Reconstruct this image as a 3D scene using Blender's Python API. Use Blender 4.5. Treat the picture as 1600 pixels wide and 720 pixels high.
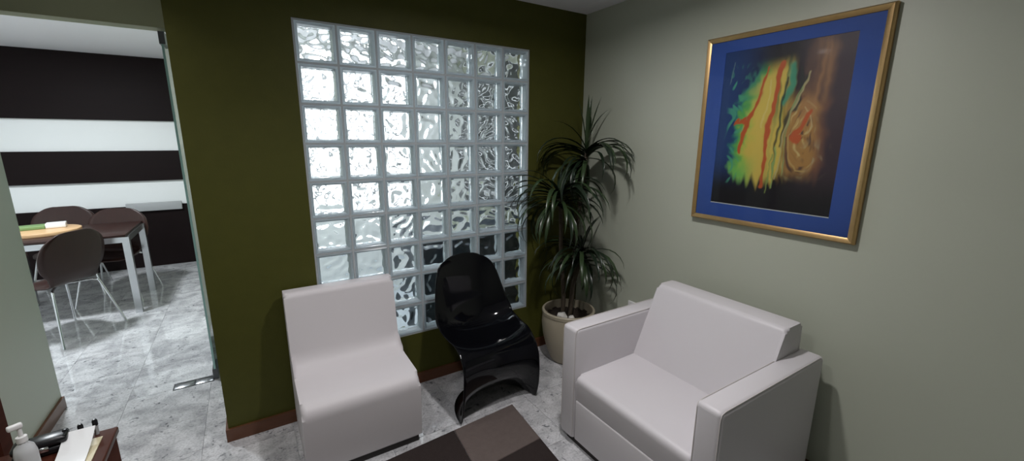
import bpy, bmesh, math, random
from mathutils import Vector, Matrix, Euler, noise
random.seed(7)
PI = math.pi
S = bpy.context.scene
for o in list(bpy.data.objects): bpy.data.objects.remove(o)
COL = S.collection

# ------------------------------------------------------------------ camera
def set_camera():
    f, yaw, pitch, roll = 657.493, 0.560524, -0.215789, 0.0052962
    fwd = Vector((math.sin(yaw)*math.cos(pitch), math.cos(yaw)*math.cos(pitch), math.sin(pitch)))
    rt = Vector((math.cos(yaw), -math.sin(yaw), 0)); up = rt.cross(fwd)
    r2 = rt*math.cos(roll)+up*math.sin(roll); u2 = -rt*math.sin(roll)+up*math.cos(roll)
    cam = bpy.data.cameras.new('camera'); co = bpy.data.objects.new('camera', cam); COL.objects.link(co)
    m = Matrix((r2, u2, -fwd)).transposed().to_4x4()
    m.translation = Vector((-0.26896, -2.45538, 1.58652))
    co.matrix_world = m
    cam.sensor_width = 36; cam.lens = f*36/1600; cam.clip_start = 0.02
    S.camera = co
set_camera()

# ------------------------------------------------------------------ world, large lights, exposure
W = bpy.data.worlds.new('world'); S.world = W; W.use_nodes = True
W.node_tree.nodes['Background'].inputs[0].default_value = (0.75, 0.85, 1.0, 1)
W.node_tree.nodes['Background'].inputs[1].default_value = 0.03
S.view_settings.view_transform = 'Standard'; S.view_settings.look = 'None'
S.view_settings.gamma = 1; S.view_settings.use_curve_mapping = False
S.view_settings.exposure = 0.0
P_MAIN, P_SECOND, P_FAR, P_BACK, E_WINDOW = 18.0, 9.5, 60.0, 40.0, 1.3

# ------------------------------------------------------------------ materials
MATS = {}
def mat(name, col, rough=0.5, metal=0.0, spec=0.5, coat=0.0, trans=0.0, ior=1.45, emit=None, es=0, bump=None, var=None):
    if name in MATS: return MATS[name]
    m = bpy.data.materials.new(name); m.use_nodes = True; MATS[name] = m
    nt = m.node_tree; b = nt.nodes['Principled BSDF']
    b.inputs['Base Color'].default_value = (*col, 1); b.inputs['Roughness'].default_value = rough
    b.inputs['Metallic'].default_value = metal; b.inputs['Specular IOR Level'].default_value = spec
    b.inputs['Coat Weight'].default_value = coat; b.inputs['Transmission Weight'].default_value = trans
    b.inputs['IOR'].default_value = ior
    if emit: b.inputs['Emission Color'].default_value = (*emit, 1); b.inputs['Emission Strength'].default_value = es
    tc = nt.nodes.new('ShaderNodeNewGeometry')
    if bump:
        n = nt.nodes.new('ShaderNodeTexNoise'); n.inputs['Scale'].default_value = bump[0]; n.inputs['Detail'].default_value = 4
        nt.links.new(tc.outputs['Position'], n.inputs['Vector'])
        bp = nt.nodes.new('ShaderNodeBump'); bp.inputs['Strength'].default_value = bump[1]; bp.inputs['Distance'].default_value = bump[2] if len(bump) > 2 else 0.003
        nt.links.new(n.outputs['Fac'], bp.inputs['Height']); nt.links.new(bp.outputs['Normal'], b.inputs['Normal'])
    if var:
        n = nt.nodes.new('ShaderNodeTexNoise'); n.inputs['Scale'].default_value = var[0]; n.inputs['Detail'].default_value = 5
        nt.links.new(tc.outputs['Position'], n.inputs['Vector'])
        mx = nt.nodes.new('ShaderNodeMix'); mx.data_type = 'RGBA'
        mx.inputs[6].default_value = (*col, 1); mx.inputs[7].default_value = (*var[1], 1)
        nt.links.new(n.outputs['Fac'], mx.inputs[0]); nt.links.new(mx.outputs[2], b.inputs['Base Color'])
    return m

def granite():
    m = bpy.data.materials.new('polished_granite'); m.use_nodes = True
    nt = m.node_tree; b = nt.nodes['Principled BSDF']; L = nt.links.new
    g = nt.nodes.new('ShaderNodeNewGeometry'); oi = nt.nodes.new('ShaderNodeObjectInfo')
    add = nt.nodes.new('ShaderNodeVectorMath'); add.operation = 'MULTIPLY_ADD'
    L(oi.outputs['Random'], add.inputs[0]); add.inputs[1].default_value = (7, 5, 0); L(g.outputs['Position'], add.inputs[2])
    def nz(sc, det, dist=0):
        n = nt.nodes.new('ShaderNodeTexNoise'); n.inputs['Scale'].default_value = sc; n.inputs['Detail'].default_value = det
        n.inputs['Distortion'].default_value = dist; L(add.outputs[0], n.inputs['Vector']); return n
    def ramp(n, stops):
        r = nt.nodes.new('ShaderNodeValToRGB'); e = r.color_ramp.elements
        e[0].position, e[0].color = stops[0][0], (*stops[0][1], 1); e[1].position, e[1].color = stops[1][0], (*stops[1][1], 1)
        for p, c in stops[2:]: q = e.new(p); q.color = (*c, 1)
        L(n.outputs['Fac'], r.inputs[0]); return r
    base = ramp(nz(9, 6, .6), [(.35, (.42, .42, .435)), (.62, (.66, .66, .675))])
    fleck = ramp(nz(26, 3, 1.2), [(.62, (1, 1, 1)), (.72, (.32, .33, .34))])
    fine = ramp(nz(90, 2), [(.38, (.80, .80, .80)), (.55, (1, 1, 1))])
    m1 = nt.nodes.new('ShaderNodeMix'); m1.data_type = 'RGBA'; m1.blend_type = 'MULTIPLY'; m1.inputs[0].default_value = 1
    m2 = nt.nodes.new('ShaderNodeMix'); m2.data_type = 'RGBA'; m2.blend_type = 'MULTIPLY'; m2.inputs[0].default_value = 1
    L(base.outputs[0], m1.inputs[6]); L(fleck.outputs[0], m1.inputs[7]); L(m1.outputs[2], m2.inputs[6]); L(fine.outputs[0], m2.inputs[7])
    L(m2.outputs[2], b.inputs['Base Color']); b.inputs['Roughness'].default_value = .03; b.inputs['Specular IOR Level'].default_value = .9
    MATS['granite'] = m; return m

def wood(name, c1, c2, rough=.4, sc=(3, 40, 40), coat=0):
    m = bpy.data.materials.new(name); m.use_nodes = True; nt = m.node_tree; b = nt.nodes['Principled BSDF']; L = nt.links.new
    g = nt.nodes.new('ShaderNodeNewGeometry'); mp = nt.nodes.new('ShaderNodeMapping'); mp.inputs['Scale'].default_value = sc
    L(g.outputs['Position'], mp.inputs[0]); n = nt.nodes.new('ShaderNodeTexNoise'); n.inputs['Scale'].default_value = 1; n.inputs['Detail'].default_value = 5
    L(mp.outputs[0], n.inputs['Vector']); mx = nt.nodes.new('ShaderNodeMix'); mx.data_type = 'RGBA'
    mx.inputs[6].default_value = (*c1, 1); mx.inputs[7].default_value = (*c2, 1); L(n.outputs['Fac'], mx.inputs[0]); L(mx.outputs[2], b.inputs['Base Color'])
    b.inputs['Roughness'].default_value = rough; b.inputs['Coat Weight'].default_value = coat; MATS[name] = m; return m

def low_spec(n, v): MATS[n].node_tree.nodes['Principled BSDF'].inputs['Specular IOR Level'].default_value = v
def thin_glass(name, tint, refl=.08, rough=.02):
    m = bpy.data.materials.new(name); m.use_nodes = True; nt = m.node_tree; L = nt.links.new
    for n in list(nt.nodes): nt.nodes.remove(n)
    out = nt.nodes.new('ShaderNodeOutputMaterial'); t = nt.nodes.new('ShaderNodeBsdfTransparent'); t.inputs[0].default_value = (*tint, 1)
    gl = nt.nodes.new('ShaderNodeBsdfGlossy'); gl.inputs['Roughness'].default_value = rough
    fr = nt.nodes.new('ShaderNodeFresnel'); fr.inputs[0].default_value = 1.45 if refl > .05 else 1.28
    mx = nt.nodes.new('ShaderNodeMixShader'); L(fr.outputs[0], mx.inputs[0]); L(t.outputs[0], mx.inputs[1]); L(gl.outputs[0], mx.inputs[2])
    L(mx.outputs[0], out.inputs[0]); MATS[name] = m; return m

def rim_glass():
    m = bpy.data.materials.new('milky_block_glass'); m.use_nodes = True; nt = m.node_tree; L = nt.links.new
    for n in list(nt.nodes): nt.nodes.remove(n)
    out = nt.nodes.new('ShaderNodeOutputMaterial')
    tr = nt.nodes.new('ShaderNodeBsdfTranslucent'); tr.inputs[0].default_value = (.86, .93, .97, 1)
    df = nt.nodes.new('ShaderNodeBsdfDiffuse'); df.inputs[0].default_value = (.66, .74, .78, 1)
    gl = nt.nodes.new('ShaderNodeBsdfGlossy'); gl.inputs['Roughness'].default_value = .12
    fr = nt.nodes.new('ShaderNodeFresnel'); fr.inputs[0].default_value = 1.45
    m1 = nt.nodes.new('ShaderNodeMixShader'); m1.inputs[0].default_value = .3; L(tr.outputs[0], m1.inputs[1]); L(df.outputs[0], m1.inputs[2])
    m2 = nt.nodes.new('ShaderNodeMixShader'); L(fr.outputs[0], m2.inputs[0]); L(m1.outputs[0], m2.inputs[1]); L(gl.outputs[0], m2.inputs[2])
    L(m2.outputs[0], out.inputs[0]); MATS['rim'] = m; return m

granite(); rim_glass()
mat('green_paint', (.072, .073, .013), .55, bump=(160, .35, .002), var=(14, (.058, .060, .011)))
mat('pale_paint', (.46, .485, .40), .42, bump=(220, .12, .001), var=(3, (.44, .465, .385)))
mat('lintel_paint', (.40, .40, .27), .6, bump=(220, .12, .001))
mat('ceiling_paint', (.84, .83, .87), .7)
mat('white_paint', (.86, .88, .88), .5)
wood('baseboard_wood', (.14, .055, .025), (.085, .032, .014), .35, (4, 4, 60))
wood('dark_panel_wood', (.0070, .0040, .0042), (.011, .0058, .0060), .55, (3, 40, 30))
wood('chair_wood', (.020, .008, .006), (.034, .013, .010), .35, (30, 30, 4), .1)
wood('table_wood', (.55, .34, .17), (.66, .43, .24), .35, (4, 40, 40))
wood('cabinet_side', (.085, .025, .016), (.045, .014, .009), .75, (40, 4, 40))
wood('cabinet_wood', (.09, .026, .016), (.045, .014, .009), .35, (40, 4, 40), .1)
low_spec('dark_panel_wood', .12); low_spec('cabinet_wood', .2); low_spec('cabinet_side', .05); low_spec('green_paint', .25); low_spec('chair_wood', .3)
mat('leatherette', (.60, .578, .60), .42, spec=.4, bump=(380, .10, .001))
mat('leatherette_seam', (.52, .49, .48), .5)
mat('slipper_leatherette', (.64, .613, .632), .48, spec=.35, bump=(380, .10, .001))
mat('black_gloss', (.003, .0032, .0045), .07, spec=.38)
mat('plinth_black', (.015, .011, .010), .5)
mat('gold', (.60, .40, .19), .32, metal=.9, var=(25, (.50, .32, .14)))
mat('mat_blue', (.030, .085, .34), .7)
mat('mat_bevel', (.55, .6, .6), .6)
mat('chrome', (.72, .73, .75), .16, metal=1)
mat('steel', (.62, .63, .65), .28, metal=1)
mat('dark_steel', (.12, .125, .13), .35, metal=.9)
mat('mortar', (.42, .45, .47), .8, bump=(150, .2))
mat('block_pane', (.95, .985, 1.0), .03, trans=1, ior=1.45)
mat('glass_edge', (.36, .58, .57), .2)
thin_glass('door_glass', (.62, .82, .80)); thin_glass('picture_glass', (.97, .97, .97), .04, rough=.06)
mat('pot_ceramic', (.42, .37, .28), .45, var=(9, (.34, .30, .22)))
mat('soil', (.025, .017, .012), .95, bump=(60, 1, .01))
mat('stone', (.62, .60, .56), .8, bump=(30, .5, .01))
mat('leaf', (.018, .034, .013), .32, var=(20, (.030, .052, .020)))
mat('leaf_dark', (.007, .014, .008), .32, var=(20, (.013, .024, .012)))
mat('cane', (.055, .042, .028), .8, bump=(60, .6, .01))
mat('patch_taupe', (.145, .114, .104), .95, bump=(300, .8, .004), var=(40, (.108, .084, .077)))
mat('patch_brown', (.030, .020, .018), .95, bump=(300, .8, .004), var=(40, (.020, .013, .012)))
mat('patch_umber', (.050, .034, .030), .95, bump=(300, .8, .004), var=(40, (.036, .025, .022)))
mat('lamp_glow', (1, 1, 1), .5, emit=(1, .96, .92), es=8)
mat('lamp_glow_cool', (1, 1, 1), .5, emit=(.93, .97, 1), es=6)
mat('added_pane_glow', (1, 1, 1), .5, emit=(.93, .97, 1), es=E_WINDOW)  # emission of the window added behind the glass blocks
mat('white_plastic', (.80, .80, .80), .3)
mat('grey_plastic', (.40, .41, .42), .4)
mat('black_plastic', (.010, .010, .012), .25)
mat('paper_white', (.80, .82, .83), .35)
mat('paper_cream', (.62, .56, .38), .5)
mat('print_green', (.22, .28, .10), .4)
mat('print_lime', (.50, .50, .16), .4)
mat('print_grey', (.20, .21, .23), .4)
mat('book_green', (.16, .26, .10), .5)
mat('slate', (.030, .040, .052), .5)
mat('slate_floor', (.42, .46, .50), .3)
mat('clear_bottle', (.72, .74, .76), .2, trans=.25)

# ------------------------------------------------------------------ mesh helpers
def mesh_of(bm, name='mesh', smooth=None):
    me = bpy.data.meshes.new(name); bmesh.ops.recalc_face_normals(bm, faces=bm.faces); bm.to_mesh(me); bm.free()
    if smooth is not None:
        for p in me.polygons: p.use_smooth = True
        if smooth < 179: me.set_sharp_from_angle(angle=math.radians(smooth))
    return me
def obj(name, me, m=None, parent=None, loc=None, rot=None):
    if isinstance(me, bmesh.types.BMesh): me = mesh_of(me, name)
    o = bpy.data.objects.new(name, me); COL.objects.link(o)
    if m is not None and not me.materials: me.materials.append(MATS[m])
    if parent: o.parent = parent
    if loc: o.location = loc
    if rot: o.rotation_euler = rot
    return o
def tag(o, label=None, cat=None, group=None, kind=None):
    for k, v in (('label', label), ('category', cat), ('group', group), ('kind', kind)):
        if v: o[k] = v
    return o
def thing(name, label, cat, loc=(0, 0, 0), rz=0, group=None):
    o = bpy.data.objects.new(name, None); o.empty_display_size = .05; COL.objects.link(o)
    o.location = loc; o.rotation_euler = (0, 0, rz)
    return tag(o, label, cat, group)
def box(bm, x0, x1, y0, y1, z0, z1):
    v = [bm.verts.new(p) for p in ((x0, y0, z0), (x1, y0, z0), (x1, y1, z0), (x0, y1, z0), (x0, y0, z1), (x1, y0, z1), (x1, y1, z1), (x0, y1, z1))]
    for q in ((0, 3, 2, 1), (4, 5, 6, 7), (0, 1, 5, 4), (1, 2, 6, 5), (2, 3, 7, 6), (3, 0, 4, 7)): bm.faces.new([v[i] for i in q])
    return v
def boxes(*bs):
    bm = bmesh.new()
    for b in bs: box(bm, *b)
    return bm
def rbox(x0, x1, y0, y1, z0, z1, r=.01, seg=3, smooth=50):
    bm = boxes((x0, x1, y0, y1, z0, z1))
    bmesh.ops.bevel(bm, geom=list(bm.edges), offset=r, segments=seg, profile=.5, affect='EDGES')
    return mesh_of(bm, 'rounded', smooth)
def prism(profile, axis, a, b, r=0, seg=3, smooth=40):
    """profile: list of 2-D points, extruded along axis ('x' or 'y') from a to b, cap edges rounded by r"""
    bm = bmesh.new()
    def P(p, t): return (t, p[0], p[1]) if axis == 'x' else (p[0], t, p[1]) if axis == 'y' else (p[0], p[1], t)
    A = [bm.verts.new(P(p, a)) for p in profile]; B = [bm.verts.new(P(p, b)) for p in profile]
    n = len(profile); fa = bm.faces.new(A); fb = bm.faces.new(list(reversed(B)))
    for i in range(n): bm.faces.new((A[(i+1) % n], A[i], B[i], B[(i+1) % n]))
    if r: bmesh.ops.bevel(bm, geom=list(set(fa.edges) | set(fb.edges)), offset=r, segments=seg, profile=.5, affect='EDGES')
    return mesh_of(bm, 'prism', smooth)
def round_poly(pts, n=6):
    """pts: (x, y, radius); rounds each corner"""
    out = []; N = len(pts)
    for i in range(N):
        p = Vector(pts[i][:2]); a = Vector(pts[i-1][:2])-p; b = Vector(pts[(i+1) % N][:2])-p; r = pts[i][2]
        if r <= 0: out.append(tuple(p)); continue
        ang = a.angle(b); d = min(r/math.tan(ang/2), a.length*.48, b.length*.48)
        s, e = p+a.normalized()*d, p+b.normalized()*d
        for k in range(n+1):
            t = k/n; out.append(tuple((1-t)**2*s+2*t*(1-t)*p+t*t*e))
    return out
def tube(pts, r, n=8, smooth=True):
    bm = bmesh.new(); rings = []
    pts = [Vector(p) for p in pts]
    for i, p in enumerate(pts):
        t = (pts[min(i+1, len(pts)-1)]-pts[max(i-1, 0)]).normalized()
        u = t.orthogonal().normalized() if i == 0 else (u-t*u.dot(t)).normalized()
        w = t.cross(u); rr = r[i] if isinstance(r, (list, tuple)) else r
        rings.append([bm.verts.new(p+(u*math.cos(2*PI*k/n)+w*math.sin(2*PI*k/n))*rr) for k in range(n)])
    for a, b in zip(rings, rings[1:]):
        for k in range(n): bm.faces.new((a[k], a[(k+1) % n], b[(k+1) % n], b[k]))
    bm.faces.new(rings[0]); bm.faces.new(list(reversed(rings[-1])))
    return mesh_of(bm, 'tube', 60)
def lathe(prof, n=32, smooth=40):
    bm = bmesh.new(); rings = []
    for r, z in prof:
        rings.append([bm.verts.new((r*math.cos(2*PI*k/n), r*math.sin(2*PI*k/n), z)) for k in range(n)] if r > 1e-6 else [bm.verts.new((0, 0, z))])
    for a, b in zip(rings, rings[1:]):
        if len(a) == 1 and len(b) == 1: continue
        for k in range(n):
            k2 = (k+1) % n
            if len(a) == 1: bm.faces.new((a[0], b[k2], b[k]))
            elif len(b) == 1: bm.faces.new((a[k], a[k2], b[0]))
            else: bm.faces.new((a[k], a[k2], b[k2], b[k]))
    return mesh_of(bm, 'lathe', smooth)
def spline(pts, n=6):
    """Catmull-Rom through points of any dimension"""
    out = []; P = [pts[0]]+list(pts)+[pts[-1]]
    for i in range(1, len(P)-2):
        for k in range(n):
            t = k/n
            out.append(tuple(.5*(2*b+(c-a)*t+(2*a-5*b+4*c-d)*t*t+(3*b-a-3*c+d)*t**3) for a, b, c, d in zip(P[i-1], P[i], P[i+1], P[i+2])))
    out.append(tuple(pts[-1])); return out
def struct(name, bm, m, label=None): return tag(obj(name, bm, m), label, None, None, 'structure')

# ------------------------------------------------------------------ the setting
XR, XL, YB, H = 1.885, -1.35, -4.2, 2.44       # right wall, left wall, wall behind the camera, ceiling
XE = -0.50                                     # free end of the green wall
YD, HD = 0.75, 2.18                            # doorway plane and lintel height
FX0, FY1, FH = -3.0, 4.228, 2.48              # far room
GX0, GX1, GZ0, GZ1 = -.005, 1.405, .348, 2.158
T = .14
struct('wall_back', boxes((XE, GX0, 0, T, 0, H), (GX1, XR, 0, T, 0, H), (GX0, GX1, 0, T, 0, GZ0), (GX0, GX1, 0, T, GZ1, H)), 'green_paint', 'dark olive green textured wall around the glass blocks')
struct('wall_right', boxes((XR, XR+.12, YB, 2.3, 0, H+.1)), 'pale_paint', 'pale sage wall behind the armchair')
struct('wall_left', boxes((XL-.12, XL, YB, .86, 0, H+.1)), 'pale_paint', 'pale wall at the left edge of the doorway')
struct('wall_front', boxes((XL, XR, YB-.12, YB, 0, H)), 'pale_paint')
struct('wall_passage', boxes((XE, XE+.12, T, YD, 0, H), (XE, XE+.12, YD, FY1, 0, FH)), 'pale_paint')
struct('wall_lintel', boxes((XL, XE, YD, .86, HD, H)), 'lintel_paint', 'olive beige lintel above the doorway')
struct('ceiling', boxes((XL, XR, YB, 0, H, H+.1), (XL, XE, 0, YD, H, H+.1)), 'ceiling_paint')
struct('ceiling_far', boxes((FX0-.1, XE, .86, FY1+.1, FH, FH+.1)), 'ceiling_paint')
struct('wall_far_front', boxes((FX0, XL-.12, .74, .86, 0, FH)), 'white_paint')
wf = struct('wall_far', boxes((FX0-.1, XE, FY1, FY1+.1, 0, FH)), 'white_paint', 'white far wall with dark horizontal wood panels')
ws = struct('wall_far_side', boxes((FX0-.1, FX0, .86, FY1, 0, FH)), 'white_paint')
for z0, z1 in ((1.765, FH-.002), (1.062, 1.418), (.0, .76)):
    obj('wood_panel', boxes((FX0+.002, XE-.002, FY1-.035, FY1-.001, z0, z1)), 'dark_panel_wood', wf)
# glass-block room behind the green wall
WX0, WX1, WZ0, WZ1 = -.32, 1.30, .78, 2.36
struct('wall_back_room', boxes((XE+.12, WX0, 1.9, 2.0, 0, H), (WX1, XR, 1.9, 2.0, 0, H), (WX0, WX1, 1.9, 2.0, 0, WZ0), (WX0, WX1, 1.9, 2.0, WZ1, H)), 'white_paint')
struct('ceiling_back_room', boxes((XE+.12, XR, T, 2.0, H, H+.1)), 'ceiling_paint')
struct('floor_back_room', boxes((XE+.12, XR, T, 2.0, -.05, 0)), 'slate_floor')
NXW, NZW, MB = 5, 4, .045
dwx, dwz = (WX1-WX0)/NXW, (WZ1-WZ0)/NZW
w2 = struct('added_window', boxes(*[(WX0+i*dwx-MB/2, WX0+i*dwx+MB/2, 1.92, 1.97, WZ0, WZ1) for i in range(NXW+1)], *[(WX0, WX1, 1.9205, 1.9695, WZ0+j*dwz-MB/2, WZ0+j*dwz+MB/2) for j in range(NZW+1)]), 'grey_plastic', 'added glowing window that brightens the glass blocks from behind')
for i in range(NXW):
    for j in range(NZW): obj('pane', boxes((WX0+i*dwx+MB/2, WX0+(i+1)*dwx-MB/2, 1.94, 1.95, WZ0+j*dwz+MB/2, WZ0+(j+1)*dwz-MB/2)), 'added_pane_glow', w2)  # added emissive panes, stand in for the brightness beyond the blocks

# floor tiles
fl = struct('floor', boxes((XL-.12, XR+.1, YB, T, -.06, -.006), (FX0-.1, XE+.1, T, FY1+.1, -.06, -.006)), 'mortar', 'polished grey granite tile floor')
TS, TX, TY = .42, -.62, -.93
def tiles(x0, x1, y0, y1):
    i = math.floor((x0-TX)/TS)
    while TX+i*TS < x1:
        a, b = max(x0, TX+i*TS)+.0008, min(x1, TX+(i+1)*TS)-.0008
        j = math.floor((y0-TY)/TS)
        while TY+j*TS < y1:
            c, d = max(y0, TY+j*TS)+.0008, min(y1, TY+(j+1)*TS)-.0008
            if b-a > .01 and d-c > .01: obj('tile', boxes((a, b, c, d, -.006, random.uniform(-.0003, 0))), 'granite', fl)
            j += 1
        i += 1
tiles(XL, XR, -3.03, 0); tiles(XL, XE, 0, .86); tiles(FX0, XE, .86, FY1)
obj('floor_rear', boxes((XL, XR, YB, -3.0308, -.0055, 0)), 'granite', fl)

# baseboards
BH = .072
tag(obj('baseboard_back', boxes((XE-.012, XR-.014, -.014, -.0005, 0, BH), (XE-.012, XE-.0005, 0, .5, 0, BH)), 'baseboard_wood'), 'reddish brown wooden baseboard under the green wall', None, None, 'structure')
struct('baseboard_right', boxes((XR-.014, XR-.0005, YB, 0, 0, BH)), 'baseboard_wood')
struct('baseboard_left', boxes((XL+.0005, XL+.014, YB, .855, 0, BH)), 'baseboard_wood')
tr = struct('trim_1', boxes((XL+.0145, XL+.032, .10, .19, .0, 2.1)), 'cabinet_side', 'dark wooden door casing at the left edge of the picture')

# glass blocks -----------------------------------------------------
win = struct('window_1', boxes(*[(i*.2-.005, i*.2+.005, .006, .086, GZ0, GZ1) for i in range(8)], *[(GX0, GX1, .0065, .0855, .353+j*.2-.005, .353+j*.2+.005) for j in range(10)]), 'mortar', 'glass block window of seven columns and nine rows in the green wall')
def rim_mesh():
    bm = bmesh.new(); o, i_, d = .0945, .0805, .080
    def ring(h, y): return [bm.verts.new((sx*h, y, sz*h)) for sx, sz in ((-1, -1), (1, -1), (1, 1), (-1, 1))]
    f0 = ring(o, .004); f1 = ring(o-.006, 0); f2 = ring(i_+.006, 0.001); f3 = ring(i_, .008); b3 = ring(i_-.006, d-.006); b2 = ring(o, d)
    R = [f0, f1, f2, f3, b3, b2]
    for a, b in zip(R, R[1:]+[f0]):
        for k in range(4): bm.faces.new((a[k], a[(k+1) % 4], b[(k+1) % 4], b[k]))
    return mesh_of(bm, 'block_rim', 30)
def pane_mesh(seed):
    bm = bmesh.new(); n = 22; h = .0765; off = Vector((seed*13.1, seed*7.7, 0))
    g = []
    for j in range(n+1):
        row = []
        for i in range(n+1):
            x, z = -h+2*h*i/n, -h+2*h*j/n
            p = Vector((x*14, z*14, 0))+off
            d = noise.noise(p)*.75+noise.noise(p*1.8+Vector((3, 1, 4)))*.25
            d = (abs(d)**1.15)*.030                                     # ridged ripples pressed into the glass
            e = min(1, (h-max(abs(x), abs(z)))/.012)
            row.append(bm.verts.new((x, .044-d*max(0, e)*.9, z)))
        g.append(row)
    back = []
    for j in range(n):
        for i in range(n): bm.faces.new((g[j][i], g[j][i+1], g[j+1][i+1], g[j+1][i]))
    border = [g[0][i] for i in range(n)]+[g[j][n] for j in range(n)]+[g[n][i] for i in range(n, 0, -1)]+[g[j][0] for j in range(n, 0, -1)]
    bb = [bm.verts.new((v.co.x, .056, v.co.z)) for v in border]
    for k in range(len(border)): bm.faces.new((border[k], bb[k], bb[(k+1) % len(bb)], border[(k+1) % len(bb)]))
    bm.faces.new(bb)
    return mesh_of(bm, 'rippled_pane', 50)
rim_me = rim_mesh(); panes = [pane_mesh(s) for s in range(1, 6)]
for j in range(9):
    for i in range(7):
        b = obj('glass_block', rim_me, 'rim', win, (i*.2+.1, .002, .353+j*.2+.1))
        p = obj('pane', random.choice(panes), 'block_pane', b, rot=(0, random.choice((0, 1, 2, 3))*PI/2, 0))

# glass door leaf, opened into the far room -------------------------
gd = thing('glass_door', 'frameless glass door leaf with greenish edge standing open beside the green wall', 'door', (-.592, YD, 0))
obj('pane', boxes((-.005, .005, .002, .80, .012, HD-.02)), 'door_glass', gd)
obj('glass_edge', boxes((-.0055, .0055, -.004, .002, .012, HD-.02)), 'glass_edge', gd)
obj('hinge_fitting', boxes((-.014, .014, -.006, .15, HD-.085, HD-.018)), 'dark_steel', gd)
obj('hinge_fitting', boxes((-.014, .014, -.006, .15, .006, .075)), 'dark_steel', gd)
fs = thing('floor_hinge_plate', 'two bright steel cover plates set in the floor at the glass door', 'hinge plate', (-.70, YD+.02, 0))
obj('plate', rbox(-.115, -.012, -.036, .036, .0003, .004, .0015, 1), 'steel', fs)
obj('plate', rbox(-.004, .090, -.036, .036, .0003, .004, .0015, 1), 'steel', fs)
obj('surround', boxes((-.122, .098, -.042, .046, .0001, .0012)), 'dark_steel', fs)

# ------------------------------------------------------------------ lamps
def downlight(loc, power, size, label, spread=168, cool=False):
    t = thing('downlight', label, 'ceiling light', loc)
    obj('ring', lathe([(.062, 0), (.085, -.002), (.088, -.006), (.066, -.012), (.060, -.004)], 32), 'white_plastic', t)
    obj('lamp', lathe([(0, -.003), (.059, -.003)], 24), 'lamp_glow_cool' if cool else 'lamp_glow', t)
    li = bpy.data.lights.new('downlight_bulb', 'AREA'); li.shape = 'DISK'; li.size = size; li.energy = power; li.spread = math.radians(spread)
    li.color = (.95, .97, 1) if cool else (1, .968, .972)
    lo = bpy.data.objects.new('downlight_bulb', li); COL.objects.link(lo); lo.parent = t; lo.location = (0, 0, -.02)
downlight((.78, -1.28, H), P_MAIN, .11, 'round recessed downlight in the ceiling above the rug')
downlight((-.45, -1.55, H), P_SECOND, .11, 'round recessed downlight in the ceiling near the left wall', 135)
downlight((-.92, -.35, H), 3.2, .11, 'unseen downlight added before the doorway to brighten the left wall', 125)  # unseen extra lamp, added to lift the left wall, lintel and floor
def panel_light(loc, sx, sy, power, label):
    t = thing('ceiling_light_panel', label, 'ceiling light', loc)
    obj('frame', boxes((-sx/2-.02, sx/2+.02, -sy/2-.02, sy/2+.02, -.02, 0)), 'white_plastic', t)
    obj('diffuser', boxes((-sx/2, sx/2, -sy/2, sy/2, -.024, -.0205)), 'lamp_glow_cool', t)
    li = bpy.data.lights.new('panel_tube', 'AREA'); li.shape = 'RECTANGLE'; li.size = sx; li.size_y = sy; li.energy = power; li.color = (.9, .96, 1)
    lo = bpy.data.objects.new('panel_tube', li); COL.objects.link(lo); lo.parent = t; lo.location = (0, 0, -.03)
panel_light((-1.72, 2.1, FH), .22, .22, P_FAR, 'square light panel on the ceiling of the far dining room')
panel_light((.35, 1.0, H), .5, .3, P_BACK, 'light panel on the ceiling behind the glass blocks')

# ------------------------------------------------------------------ white slipper chair
def slipper_chair():
    t = thing('slipper_chair', 'white leatherette armless slipper chair in front of the glass blocks', 'chair', (.0975, 0, 0))
    prof = round_poly([(-.535, .035, .012), (-.555, .392, .075), (-.20, .405, .12), (-.135, .805, .035), (-.03, .80, .025), (-.035, .035, .012)], 8)
    obj('upholstered_body', prism(prof, 'x', -.278, .278, .026, 5, 35), 'slipper_leatherette', t)
    obj('plinth', boxes((-.262, .262, -.525, -.05, 0, .036)), 'plinth_black', t)
slipper_chair()

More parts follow.
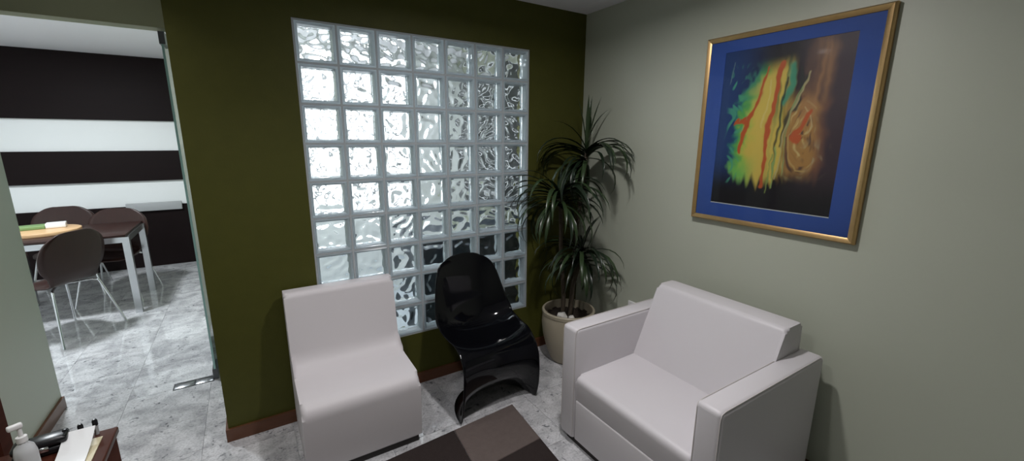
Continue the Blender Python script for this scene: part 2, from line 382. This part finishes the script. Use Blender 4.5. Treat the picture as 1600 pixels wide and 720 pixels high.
# ------------------------------------------------------------------ black cantilever chair
def s_chair():
    t = thing('cantilever_chair', 'glossy black moulded plastic one-piece S-shaped chair beside the white slipper chair', 'chair', (.858, -.30, 0), math.radians(1))
    # centre line y (forward is -y), z ; half width ; edge offset (dy, dz) ; roundness exponent
    K = [  # yc,   zc,   hw,   ey,   ez
        (.235, .862, .068, -.004, -.012),
        (.232, .850, .140, -.012, -.022),
        (.222, .810, .186, -.022, -.014),
        (.205, .740, .215, -.034, -.004),
        (.185, .640, .238, -.048, .0),
        (.160, .540, .257, -.062, .008),
        (.125, .465, .266, -.060, .040),
        (.070, .415, .262, -.030, .066),
        (-.010, .392, .262, -.005, .072),
        (-.090, .392, .258, .004, .060),
        (-.155, .405, .254, .008, .042),
        (-.205, .402, .252, .006, .018),
        (-.242, .376, .252, .0, .000),
        (-.258, .330, .254, -.008, -.004),
        (-.250, .262, .258, -.022, -.004),
        (-.212, .185, .260, -.060, -.008),
        (-.140, .112, .260, -.124, -.018),
        (-.055, .055, .259, -.192, -.028),
        (.030, .018, .258, -.262, -.014),
        (.080, .004, .260, -.298, -.002)]
    K = spline(K, 5); bm = bmesh.new(); nu = 24; rows = []
    N = len(K)
    for a, (yc, zc, hw, ey, ez) in enumerate(K):
        row = []
        low = max(0, (a/N-.62)/.38)
        for k in range(nu+1):
            u = -1+2*k/nu
            w = abs(u)**2.6
            if low > 0:
                th = u*PI/2; w2 = 1-math.cos(th); xs = math.sin(th)
                x = hw*(u*(1-low)+xs*low); w = w*(1-low)+w2*low
            else: x = hw*u
            row.append(bm.verts.new((x, yc+ey*w, max(.004, zc+ez*w))))
        rows.append(row)
    for a, b in zip(rows, rows[1:]):
        for k in range(nu): bm.faces.new((a[k], a[k+1], b[k+1], b[k]))
    o = obj('shell', mesh_of(bm, 'shell', 180), 'black_gloss', t)
    so = o.modifiers.new('thickness', 'SOLIDIFY'); so.thickness = .012; so.offset = 0
    ss = o.modifiers.new('smooth', 'SUBSURF'); ss.levels = 1; ss.render_levels = 1
s_chair()

# ------------------------------------------------------------------ white armchair
def armchair():
    x0, x1, y0, y1 = 1.03, 1.80, -1.757, -.887; a = .103
    t = thing('armchair', 'boxy white leatherette club armchair under the framed painting', 'armchair', ((x0+x1)/2, (y0+y1)/2, 0))
    ox, oy = (x0+x1)/2, (y0+y1)/2
    def part(name, me, m='leatherette', parent=t):
        me.transform(Matrix.Translation((-ox, -oy, 0))); return obj(name, me, m, parent)
    part('base', rbox(x0+.012, x1-.01, y0+a-.002, y1-a+.002, .035, .27, .012, 3))
    for s, (ya, yb) in enumerate(((y1-a, y1), (y0, y0+a))):
        ar = part('arm', rbox(x0, x1, ya, yb, .035, .658, .020, 4))
        # seams along the top edges
        for ys in (ya+.006, yb-.006):
            part('seam', tube([(x0+.004, ys, .06), (x0+.004, ys, .63), (x0+.010, ys, .649), (x0+.03, ys, .6545), (x1-.03, ys, .6545)], .0022, 6), 'leatherette_seam', ar)
    # seat cushion with a crowned top
    bm = bmesh.new(); n = 14; g = []
    sx0, sx1, sy0, sy1 = x0+.004, 1.56, y0+a+.001, y1-a-.001
    prof = round_poly([(sx0+.012, .262, .012), (sx0, .405, .035), (sx1, .415, .03), (sx1, .262, .012)], 6)
    me = prism(prof, 'y', sy0, sy1, .016, 4, 40)
    for v in me.vertices:
        if v.co.z > .385:
            u = (v.co.y-sy0)/(sy1-sy0); w = (v.co.x-sx0)/(sx1-sx0)
            v.co.z += .018*math.sin(PI*min(max(u, 0), 1))*math.sin(PI*min(max(w*.9+.05, 0), 1))
    part('seat_cushion', me)
    prof = round_poly([(1.452, .395, .03), (1.625, .792, .035), (1.762, .792, .02), (1.790, .30, .01), (1.47, .30, .01)], 6)
    part('backrest', prism(prof, 'y', y0+a-.012, y1-a+.0, .016, 4, 40))
    part('plinth', boxes((x0+.03, x1-.03, y0+.03, y1-.03, 0, .037)) if False else mesh_of(boxes((x0+.03, x1-.03, y0+.03, y1-.03, 0, .037))), 'plinth_black')
armchair()

# ------------------------------------------------------------------ framed painting
def painting():
    ya, yb, za, zb = -1.765, -.990, 1.154, 2.096; fw, fd = .026, .032
    t = thing('framed_painting', 'gold framed abstract flame painting with wide blue mat on the pale wall', 'painting', (XR, (ya+yb)/2, za))
    oy = (ya+yb)/2
    def part(name, me, m, parent=t):
        if isinstance(me, bmesh.types.BMesh): me = mesh_of(me)
        me.transform(Matrix.Translation((-XR, -oy, -za))); return obj(name, me, m, parent)
    X1, X0 = XR-.001, XR-fd
    def rail(pts_in, pts_out):            # mitred moulding with a rounded face
        bm = bmesh.new(); secs = []
        for (yo, zo), (yi, zi) in zip(pts_out, pts_in):
            prof = [(0, X1), (0, X0+.008), (.25, X0), (.6, X0+.002), (1, X0+.007), (1, X1)]
            secs.append([bm.verts.new((x, yo+(yi-yo)*k, zo+(zi-zo)*k)) for k, x in prof])
        a, b = secs
        for k in range(6): bm.faces.new((a[k], a[(k+1) % 6], b[(k+1) % 6], b[k]))
        bm.faces.new(a); bm.faces.new(list(reversed(b)))
        return mesh_of(bm, 'rail', 50)
    O = [(ya, za), (yb, za), (yb, zb), (ya, zb)]; I = [(ya+fw, za+fw), (yb-fw, za+fw), (yb-fw, zb-fw), (ya+fw, zb-fw)]
    for k in range(4): part('frame_rail', rail([I[k], I[(k+1) % 4]], [O[k], O[(k+1) % 4]]), 'gold')
    pa, pb, pc, pd = -1.658, -1.098, 1.252, 2.014
    part('mat_board', boxes((X1-.020, X1-.002, ya+.01, pa, za+.01, zb-.01), (X1-.020, X1-.002, pb, yb-.01, za+.01, zb-.01), (X1-.020, X1-.002, pa, pb, za+.01, pc), (X1-.020, X1-.002, pa, pb, pd, zb-.01)), 'mat_blue')
    part('mat_bevel', boxes((X1-.0202, X1-.006, pa, pb, pc, pc+.004)), 'mat_bevel')
    # the print: colours painted point by point on a fine grid
    nx, nz = 210, 280; verts = []; cols = []; faces = []
    def nz2(x, y, s=0.): return noise.noise(Vector((x, y, s)))
    def lerp(a, b, t): t = min(1, max(0, t)); return tuple(p+(q-p)*t for p, q in zip(a, b))
    def ss(a, b, x):
        t = min(1, max(0, (x-a)/(b-a))); return t*t*(3-2*t)
    def dist(u, v, pts):
        best = (9, 0)
        for k in range(len(pts)-1):
            (x0, y0), (x1, y1) = pts[k], pts[k+1]; dx, dy = x1-x0, y1-y0
            t = min(1, max(0, ((u-x0)*dx+(v-y0)*dy)/(dx*dx+dy*dy))); d = math.hypot(u-x0-dx*t, v-y0-dy*t)
            if d < best[0]: best = (d, (k+t)/(len(pts)-1))
        return best
    R1 = spline([(.40, .88), (.375, .80), (.33, .68), (.27, .56), (.245, .46), (.215, .36)], 5); R1b = [(.29, .60), (.23, .55), (.165, .53)]
    R2 = spline([(.50, .87), (.485, .75), (.465, .60), (.45, .42), (.455, .28), (.46, .14)], 5)
    R3 = spline([(.76, .60), (.73, .56), (.705, .50), (.66, .455), (.70, .43)], 5)
    def colour(u0, v0):      # u left to right, v bottom to top
        u = u0+.020*nz2(u0*8, v0*8, 1)+.012*nz2(u0*22, v0*22, 2); v = v0+.028*nz2(u0*9, v0*5, 5)
        c = lerp((.008, .007, .012), (.020, .060, .20), ss(.50, .05, u)*ss(.08, .35, v))
        c = lerp(c, (.050, .030, .045), ss(.55, .8, u)*ss(.05, .3, v))
        # frayed left border of the flame
        edge = .165+.16*ss(.62, .95, v)+.07*ss(.22, .05, v)-.03*ss(.2, .3, v)*ss(.45, .3, v)
        fr = .05*nz2(u0*6, v0*18, 3)+.045*nz2(u0*20+2*nz2(u0*7, v0*7, 9), v0*26, 4)
        g = u-edge+fr
        bot = .155+.05*nz2(u0*16, 1, 7)+.10*abs(u-.42); bf = .06*nz2(u0*30, v0*3, 8)
        top = .90-.04*ss(.3, .1, u)
        body = ss(-.03, .02, g)*ss(bot-.02, bot+.05, v+bf)*ss(top+.04, top-.08, v)*ss(.64, .56, u+.03*nz2(2, v0*9, 6))
        teal = (.035, .24, .20); green = (.12, .44, .10); lime = (.46, .60, .10); yel = (.72, .56, .11)
        col = lerp(teal, green, ss(.0, .05, g)); col = lerp(col, lime, ss(.05, .11, g)); col = lerp(col, yel, ss(.08, .18, g+.05*nz2(u0*7, v0*9, 9)))
        low = ss(.36, .22, v)*ss(.42, .25, u); col = lerp(col, (.22, .58, .12), .85*low)
        up = ss(.62, .85, v)*ss(.40, .28, u); col = lerp(col, (.06, .26, .20), .75*up)
        st = nz2(u*34, v*2.0, 11); col = lerp(col, tuple(k*.42 for k in col), .8*ss(.05, .4, st)*ss(.40, .50, u))
        col = lerp(col, (.10, .24, .08), .7*ss(.1, .4, nz2(u*26, v*2.5, 21))*ss(.44, .56, u))
        c = lerp(c, col, body)
        # strands of teal and black between the ribbons at the top
        c = lerp(c, (.05, .36, .22), .9*ss(.035, .008, dist(u, v, [(.58, .86), (.60, .76), (.56, .66)])[0]))
        # right hand curl: spiral bands of ochre, cream and black
        du, dv = u-.735, v-.45; r = math.hypot(du*1.05, dv*.62); th = math.atan2(dv*.62, du*1.05)
        strk = nz2(r*42, th*1.3+v0*2, 31)+.5*nz2(r*90, th*2, 32)
        band = .75*strk*1.6+.30*math.sin((r*7.5+th/PI*.55)*2*PI*1.15+2.2*nz2(u0*7, v0*7, 12)+1.0)
        cc = lerp((.12, .06, .04), (.46, .25, .07), ss(-.95, -.1, band)); cc = lerp(cc, (.68, .52, .20), ss(.25, .9, band+.25*nz2(u0*20, v0*20, 13)))
        cc = lerp(cc, (.46, .20, .08), ss(.78, .90, u))
        c = lerp(c, cc, ss(.56, .62, u)*ss(.92, .78, u+.04*nz2(1, v0*8, 14))*ss(.17, .30, v+.05*nz2(u0*25, 3, 15))*ss(.74, .62, v))
        # brown drift rising to the upper right
        c = lerp(c, (.46, .24, .10), .9*ss(.13, .02, dist(u, v, [(.80, .93), (.79, .78), (.74, .62)])[0])*(.6+.6*nz2(u*30, v*3, 16)))
        wr = ss(.12, .38, nz2(u0*20+2*nz2(u0*6, v0*6, 3), v0*13, 18))*ss(.70, .78, u)*ss(.95, .86, u)*ss(.20, .32, v)*ss(.45, .36, v)
        c = lerp(c, (.50, .42, .24), .75*wr)
        # black veins
        for P, w_ in (([(.56, .80), (.545, .6), (.52, .4), (.53, .2)], .012), ([(.70, .80), (.66, .68), (.59, .58), (.565, .4)], .016), ([(.66, .84), (.68, .72), (.64, .62)], .02)):
            c = lerp(c, (.02, .03, .025), .85*ss(w_, w_*.25, dist(u, v, P)[0]))
        for P, w_, cl in (([(.72, .82), (.69, .72), (.62, .62), (.585, .50), (.57, .36), (.56, .20)], .010, (.55, .50, .24)), ([(.69, .74), (.63, .66), (.60, .54), (.60, .38), (.61, .24)], .007, (.30, .42, .16)),
                          ([(.53, .40), (.525, .28), (.535, .14)], .012, (.34, .52, .16)), ([(.505, .36), (.50, .22), (.495, .11)], .008, (.30, .40, .10)), ([(.66, .56), (.63, .46), (.64, .34), (.70, .26), (.78, .26)], .008, (.60, .42, .14)),
                          ([(.70, .62), (.76, .57), (.79, .50), (.77, .46)], .009, (.66, .52, .24)), ([(.43, .80), (.42, .66), (.40, .50)], .010, (.78, .66, .22))):
            c = lerp(c, cl, .8*ss(w_, w_*.3, dist(u, v, P)[0]+.004*nz2(u0*24, v0*10, 33)))
        # red ribbons
        red = (.56, .115, .03)
        for P, a_, b_ in ((R1, .006, .013), (R1b, .016, .010), (R2, .020, .008), (R3, .010, .022)):
            d, t_ = dist(u, v, P); w_ = a_+(b_-a_)*t_
            c = lerp(c, red, ss(w_+.009, w_-.002, d+.008*nz2(u0*30, v0*16, 19)))
        # wisps breaking away on the left
        wi = ss(.20, .42, nz2(u0*22+3*nz2(u0*6, v0*6, 2), v0*15, 20))*ss(.05, .11, u)*ss(.30, .16, u)*ss(.10, .2, v)*ss(.93, .80, v)
        c = lerp(c, (.08, .42, .26), .8*wi)
        c = lerp(c, (.25, .42, .40), .5*ss(.006, .002, dist(u0, v0, [(.095, .93), (.07, .80)])[0]))
        return tuple(k*.80 for k in c)
    for j in range(nz+1):
        for i in range(nx+1):
            u, v = i/nx, j/nz
            verts.append((X1-.018, pb+(pa-pb)*u, pc+(pd-pc)*v)); cols.append((*colour(u, v), 1))
    for j in range(nz):
        for i in range(nx):
            k = j*(nx+1)+i; faces.append((k, k+nx+1, k+nx+2, k+1))
    nb = len(verts)
    for y, z in ((pb, pc), (pa, pc), (pa, pd), (pb, pd)): verts.append((X1-.003, y, z)); cols.append((0, 0, 0, 1))
    c0, c1, c2, c3 = 0, nx, nz*(nx+1)+nx, nz*(nx+1)
    faces.append((nb, nb+1, nb+2, nb+3))
    me = bpy.data.meshes.new('print'); me.from_pydata(verts, [], faces)
    ca = me.color_attributes.new('paint', 'FLOAT_COLOR', 'POINT')
    ca.data.foreach_set('color', [k for c in cols for k in c])
    m = mat('painted_print', (.1, .1, .1), .5); nt = m.node_tree; at = nt.nodes.new('ShaderNodeVertexColor'); at.layer_name = 'paint'
    nt.links.new(at.outputs[0], nt.nodes['Principled BSDF'].inputs['Base Color'])
    part('print', me, 'painted_print')
    part('glass_pane', boxes((X0+.0085, X0+.0098, ya+.02, yb-.02, za+.02, zb-.02)), 'picture_glass')
painting()

# ------------------------------------------------------------------ potted dracaena
def plant():
    cx, cy = 1.592, -.262
    t = thing('potted_dracaena', 'tall three-tiered dracaena in a beige ceramic pot in the corner', 'plant', (cx, cy, 0))
    pot = obj('pot', lathe([(0, 0), (.105, 0), (.120, .012), (.155, .10), (.180, .20), (.190, .29), (.186, .345), (.184, .360), (.189, .365), (.190, .385), (.184, .392), (.172, .390), (.170, .36), (.172, .30), (0, .30)], 40), 'pot_ceramic', t)
    so = bmesh.new(); bmesh.ops.create_grid(so, x_segments=18, y_segments=18, size=.17)
    bmesh.ops.delete(so, geom=[v for v in so.verts if v.co.length > .172], context='VERTS')
    for v in so.verts: v.co.z = .335+.012*noise.noise(v.co*30)
    obj('soil', mesh_of(so, 'soil', 60), 'soil', t)
    # leaf meshes: strap leaves with a keel, arching more or less
    def leaf_mesh(L, w, droop, up):
        bm = bmesh.new(); n = 9; rows = []; p = Vector((0, 0, 0)); ang = up
        for i in range(n+1):
            s = i/n; hw = w*(.55+.45*math.sin(PI*min(1, s*1.6+.1)) if s < .5 else 1)*max(.03, (1-max(0, (s-.45)/.55)**1.6))
            d = Vector((math.cos(ang), 0, math.sin(ang))); nrm = Vector((-math.sin(ang), 0, math.cos(ang)))
            rows.append([bm.verts.new(p+Vector((0, -hw, 0))+nrm*hw*.45), bm.verts.new(p), bm.verts.new(p+Vector((0, hw, 0))+nrm*hw*.45)])
            p = p+d*(L/n); ang -= droop/n*(.45+1.3*s)
        for a, b in zip(rows, rows[1:]):
            for k in range(2): bm.faces.new((a[k], a[k+1], b[k+1], b[k]))
        return mesh_of(bm, 'leaf', 180)
    random.seed(21)
    classes = {'high': [leaf_mesh(.32+.03*k, .0135, .9+.3*k, math.radians(72-6*k)) for k in range(3)],
               'mid': [leaf_mesh(.42+.02*k, .0145, 1.95+.25*k, math.radians(42-6*k)) for k in range(4)],
               'low': [leaf_mesh(.39+.02*k, .0140, 1.85+.25*k, math.radians(18-8*k)) for k in range(4)]}
    for c, ms in classes.items():
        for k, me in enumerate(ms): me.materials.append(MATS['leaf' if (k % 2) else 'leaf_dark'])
    canes = [((.0, -.01), (.075, -.03), .80, .95, 52), ((-.03, .03), (-.12, .0), 1.22, .98, 60), ((.05, .045), (.105, .0), 1.49, .98, 54)]
    for (bx, by), (tx, ty), hz, sc, n in canes:
        pts = [(bx+(tx-bx)*s**1.5+.008*math.sin(9*s), by+(ty-by)*s, .325+(hz-.325)*s) for s in [k/8 for k in range(9)]]
        cn = obj('cane', tube(pts, [.017-.004*k/8 for k in range(9)], 10), 'cane', t)
        top = Vector(pts[-1]); made = 0; tries = 0
        while made < n and tries < 1500:
            tries += 1; q = made/n
            cl = 'high' if q < .05 else 'mid' if q < .55 else 'low'
            me = random.choice(classes[cl]); az = made*2.39996+random.uniform(-.35, .35)+tries*.13
            s = sc*random.uniform(.88, 1.12)
            M = Matrix.Translation(top+Vector((0, 0, .02-.10*q))) @ Euler((random.uniform(-.12, .12), random.uniform(-.14, .14), az)).to_matrix().to_4x4() @ Matrix.Scale(s, 4)
            ok = True
            for v in me.vertices:
                w = M @ v.co
                if w.x+cx > XR-.012 or w.y+cy > -.012: ok = False; break
            if not ok: continue
            o = obj('leaf', me, None, cn); o.matrix_local = M; made += 1
    # young upright spear on the tallest cane
    for az, tl in ((.4, .10), (2.2, .16), (4.0, .08), (5.2, .2)):
        o = obj('leaf', leaf_mesh(.36, .014, .15, PI/2-tl), 'leaf', cn); o.matrix_local = Matrix.Translation(top+Vector((0, 0, .02))) @ Matrix.Rotation(az, 4, 'Z')
    random.seed(5)
    for k, (dx, dy, r, lb) in enumerate(((-.100, -.055, .036, 'larger pale stone lying on the soil in the plant pot'), (-.055, -.100, .024, 'smaller pale stone lying on the soil in the plant pot'))):
        bm = bmesh.new(); bmesh.ops.create_icosphere(bm, subdivisions=2, radius=r)
        for v in bm.verts: v.co *= 1+.35*noise.noise(v.co*40+Vector((k*5, 0, 0))); v.co.z *= .85
        tag(obj('stone', mesh_of(bm, 'stone', 20), 'stone', loc=(cx+dx, cy+dy, .345+r*.75)), lb, 'stone', 'stones in the plant pot')
plant()

# ------------------------------------------------------------------ patchwork rug
def rug():
    C = Vector((.948, -.530, 0)); eu = Vector((-.998, -.072, 0)); ev = Vector((-.085, -.996, 0)); s = .40; sv = .335
    t = thing('patchwork_rug', 'brown patchwork rug of taupe and dark squares on the floor between the chairs', 'rug', tuple(C+eu*.7+ev*.8))
    o0 = t.location.copy(); cs = ['patch_taupe', 'patch_brown', 'patch_taupe', 'patch_umber']
    pat = [[0, 1, 2, 1], [1, 0, 1, 2], [0, 1, 2, 1], [2, 1, 0, 1], [1, 0, 1, 2]]; names = ['patch_taupe', 'patch_brown', 'patch_umber']
    for a in range(4):
        for b in range(5):
            g = .0012; bm = bmesh.new()
            q = [C+eu*(s*a+g)+ev*(sv*b+g), C+eu*(s*(a+1)-g)+ev*(sv*b+g), C+eu*(s*(a+1)-g)+ev*(sv*(b+1)-g), C+eu*(s*a+g)+ev*(sv*(b+1)-g)]
            lo = [bm.verts.new(p-o0+Vector((0, 0, .0008))) for p in q]; hi = [bm.verts.new(p-o0+Vector((0, 0, .008))) for p in q]
            bm.faces.new(lo); top = bm.faces.new(hi)
            for k in range(4): bm.faces.new((lo[k], lo[(k+1) % 4], hi[(k+1) % 4], hi[k]))
            bmesh.ops.bevel(bm, geom=list(top.edges), offset=.003, segments=1, affect='EDGES')
            obj('patch', mesh_of(bm, 'patch'), names[pat[b][a]], t)
rug()

# ------------------------------------------------------------------ far dining room
def bent_chair(label, loc, rz):
    t = thing('dining_chair', label, 'chair', loc, rz, 'dining chairs in the far room')
    # one bent plywood shell; forward is -y
    K = [(.235, .870, .07, -.004), (.232, .855, .135, -.008), (.222, .79, .215, -.018), (.205, .70, .245, -.026), (.185, .60, .235, -.026), (.165, .52, .19, -.014),
         (.125, .462, .175, -.004), (.06, .445, .185, .004), (-.04, .442, .205, .006), (-.13, .445, .205, .004), (-.19, .437, .185, 0), (-.215, .425, .13, 0)]
    K = spline(K, 4); bm = bmesh.new(); nu = 12; rows = []
    for yc, zc, hw, e in K:
        rows.append([bm.verts.new((hw*(-1+2*k/nu), yc+(e if zc > .5 else 0)*abs(-1+2*k/nu)**2, zc+(e if zc <= .5 else 0)*abs(-1+2*k/nu)**2)) for k in range(nu+1)])
    for a, b in zip(rows, rows[1:]):
        for k in range(nu): bm.faces.new((a[k], a[k+1], b[k+1], b[k]))
    o = obj('shell', mesh_of(bm, 'shell', 180), 'chair_wood', t); so = o.modifiers.new('thickness', 'SOLIDIFY'); so.thickness = .012; so.offset = 0
    for sx in (-1, 1):
        for sy in (-1, 1):
            pts = spline([(sx*.03, sy*.02, .425), (sx*.13, sy*.10, .425), (sx*.165, sy*.135, .415), (sx*.182, sy*.155, .38), (sx*.255, sy*.235, .0)], 4)
            obj('leg', tube(pts, .009, 8), 'chrome', t)
def far_room():
    a1 = math.atan2(.454, .31)
    bent_chair('dark brown bentwood chair with chrome legs, nearest the doorway with its back turned', (-1.64, 2.17, 0), a1+PI)
    bent_chair('dark brown bentwood chair behind the right end of the table in the far room', (-1.47, 3.03, 0), math.radians(-12))
    bent_chair('dark brown bentwood chair on the far side of the table, before the wall panels', (-1.91, 3.45, 0), math.radians(4))
    t = thing('dining_table', 'dark topped dining table on square steel legs in the far room', 'table', (-1.72, 2.80, 0))
    x0, x1, y0, y1 = -.42, .50, -.37, .37
    obj('tabletop', rbox(x0, x1-.02, y0, y1, .715, .738, .004, 2), 'chair_wood', t)
    for sx in (x0+.025, x1-.025):
        for sy in (y0+.025, y1-.025): obj('leg', boxes((sx-.025, sx+.025, sy-.025, sy+.025, 0, .714)), 'steel', t)
    for q in ((x0+.05, x1-.05, y0+.01, y0+.04), (x0+.05, x1-.05, y1-.04, y1-.01)): obj('apron', boxes((*q, .665, .7145)), 'steel', t)
    for q in ((x0+.01, x0+.04, y0+.05, y1-.05), (x1-.04, x1-.01, y0+.05, y1-.05)): obj('apron', boxes((*q, .665, .7145)), 'steel', t)
    pr = [(.26*math.cos(a), .25*math.sin(a)) for a in [k*PI/14-PI/2 for k in range(15)]]+[(-.30, .25), (-.30, -.25)]
    bd = obj('wooden_board', prism(pr, 'z', .7385, .768, .004, 2, 40), 'table_wood', loc=(-1.88, 2.88, 0))
    tag(bd, 'pale wooden board with rounded end lying on the far dining table', 'board')
    tag(obj('book', rbox(-.10, .10, -.07, .07, 0, .03, .004, 2), 'book_green', loc=(-1.97, 2.95, .7685), rot=(0, 0, .2)), 'green covered book lying on the wooden board', 'book')
    tag(obj('tissue_box', rbox(-.065, .065, -.05, .05, 0, .045, .006, 2), 'white_plastic', loc=(-1.80, 2.96, .7685), rot=(0, 0, .15)), 'small white box beside the green book on the wooden board', 'box')
    tag(obj('wall_conduit_box', rbox(-1.53, -1.0, FY1-.075, FY1-.034, .70, .80, .006, 2), 'grey_plastic'), 'long grey box on the lower white band of the far wall', 'box')
far_room()
sh = thing('added_shelf', 'grey shelf added behind the right glass block columns to vary their tone', 'shelf', (XR-.15, .95, 0))  # added boards, there to break the block panes into lighter and darker parts
for k in range(7): obj('board', boxes((-.12, .148, -.60, .60, .96+.2*k, .985+.2*k)), 'grey_plastic', sh)
for yy in (-.6, -.3, 0, .3, .575): obj('upright', boxes((-.118, .146, yy, yy+.025, .95, 2.19)), 'grey_plastic', sh)
tag(obj('storage_cabinet', rbox(.80, 1.87, .48, .98, .0, .80, .01, 2), 'slate'), 'dark cabinet blurred behind the lower right glass blocks', 'cabinet')

# ------------------------------------------------------------------ corner cabinet and the things on it
def side_table():
    x0, x1, y0, y1, h = -1.20, -.745, -1.35, -.638, .60
    t = thing('side_cabinet', 'reddish brown wooden cabinet at the lower left corner', 'cabinet', ((x0+x1)/2, (y0+y1)/2, 0)); ox, oy = (x0+x1)/2, (y0+y1)/2
    obj('body', rbox(x0-ox+.008, x1-ox-.008, y0-oy+.008, y1-oy-.008, .0, h-.022, .003, 1), 'cabinet_side', t)
    obj('top', rbox(x0-ox, x1-ox, y0-oy, y1-oy, h-.0225, h, .004, 2), 'cabinet_wood', t)
    d = obj('door', rbox(x0-ox+.03, x1-ox-.03, y0-oy-.010, y0-oy+.0075, .05, h-.04, .003, 1), 'cabinet_wood', t)
    obj('knob', lathe([(0, .02), (.012, .016), (.012, .008), (.006, 0)], 12), 'steel', d, (.15, y0-oy-.010, .35), (PI/2, 0, 0))
    # pump bottle
    b = thing('sanitizer_bottle', 'pump bottle with white nozzle at the lower left corner', 'bottle', (-.888, -.850, h))
    obj('body', lathe([(0, 0), (.021, 0), (.024, .004), (.024, .108), (.020, .128), (.010, .140), (.009, .147), (0, .147)], 24), 'clear_bottle', b)
    p = obj('pump', lathe([(.0115, .144), (.0115, .160), (.005, .162), (.005, .188), (0, .188)], 16), 'white_plastic', b)
    obj('nozzle', rbox(-.022, .008, -.007, .007, .186, .202, .004, 2), 'white_plastic', p, rot=(0, 0, .5))
    bl = thing('glasses_case', 'long black case behind the pump bottle on the cabinet', 'case', (-.915, -.685, h), .12)
    obj('lower_shell', rbox(-.062, .062, -.03, .03, 0, .026, .009, 3), 'black_plastic', bl); obj('lid', rbox(-.062, .062, -.03, .03, .0265, .052, .010, 3), 'black_plastic', bl)
    obj('clasp', rbox(-.02, .02, -.034, -.030, .018, .034, .001, 1), 'chrome', bl)
    for k, (x, y, lb) in enumerate(((-.862, -.672, 'left'), (-.828, -.664, 'middle'), (-.795, -.655, 'right'))):
        pn = thing('marker_pen', 'upright marker with black cap, %s of three behind the leaflets' % lb, 'pen', (x, y, h), 0, 'markers on the cabinet')
        obj('barrel', lathe([(0, 0), (.006, 0), (.006, .034), (0, .034)], 12), 'grey_plastic', pn); obj('cap', lathe([(0, .0345), (.0075, .0345), (.0075, .05), (.005, .056), (0, .057)], 12), 'black_plastic', pn)
    def leaflet(name, label, x0, x1, y0, y1, z0, z1, m, curl=0.):
        bm = bmesh.new(); n = 8; lo = []; hi = []
        for i in range(n+1):
            s = i/n; y = y0+(y1-y0)*s; zz = z0+curl*max(0, s-.4)**2
            lo.append([bm.verts.new((x0, y, zz)), bm.verts.new((x1, y, zz))]); hi.append([bm.verts.new((x0, y, zz+z1-z0)), bm.verts.new((x1, y, zz+z1-z0))])
        for i in range(n):
            bm.faces.new((hi[i][0], hi[i][1], hi[i+1][1], hi[i+1][0])); bm.faces.new((lo[i][0], lo[i+1][0], lo[i+1][1], lo[i][1]))
            for k in (0, 1): bm.faces.new((lo[i][k], hi[i][k], hi[i+1][k], lo[i+1][k]))
        for e in (0, n): bm.faces.new((lo[e][0], lo[e][1], hi[e][1], hi[e][0]))
        return tag(obj(name, mesh_of(bm, name, 40), m), label, 'leaflet')
    leaflet('leaflet', 'cream leaflet under the white one on the corner cabinet', -.84, -.775, -.98, -.685, h+.0005, h+.004, 'paper_cream')
    wl = leaflet('leaflet', 'white leaflet with curled end and green print on the corner cabinet', -.865, -.790, -.95, -.672, h+.0045, h+.0065, 'paper_white', .10)
    for k, (a, m) in enumerate(((-.835, 'print_lime'), (-.865, 'print_grey'), (-.90, 'print_green'))):
        obj('printed_band', boxes((-.864, -.812, a-.024, a, h+.0066, h+.0070)), m, wl)
side_table()
sk = thing('wall_socket', 'small white wall socket low on the pale wall behind the armchair', 'socket', (XR, -.60, .435))
obj('plate', rbox(-.012, -.0005, -.04, .04, -.06, .06, .003, 2), 'white_plastic', sk)
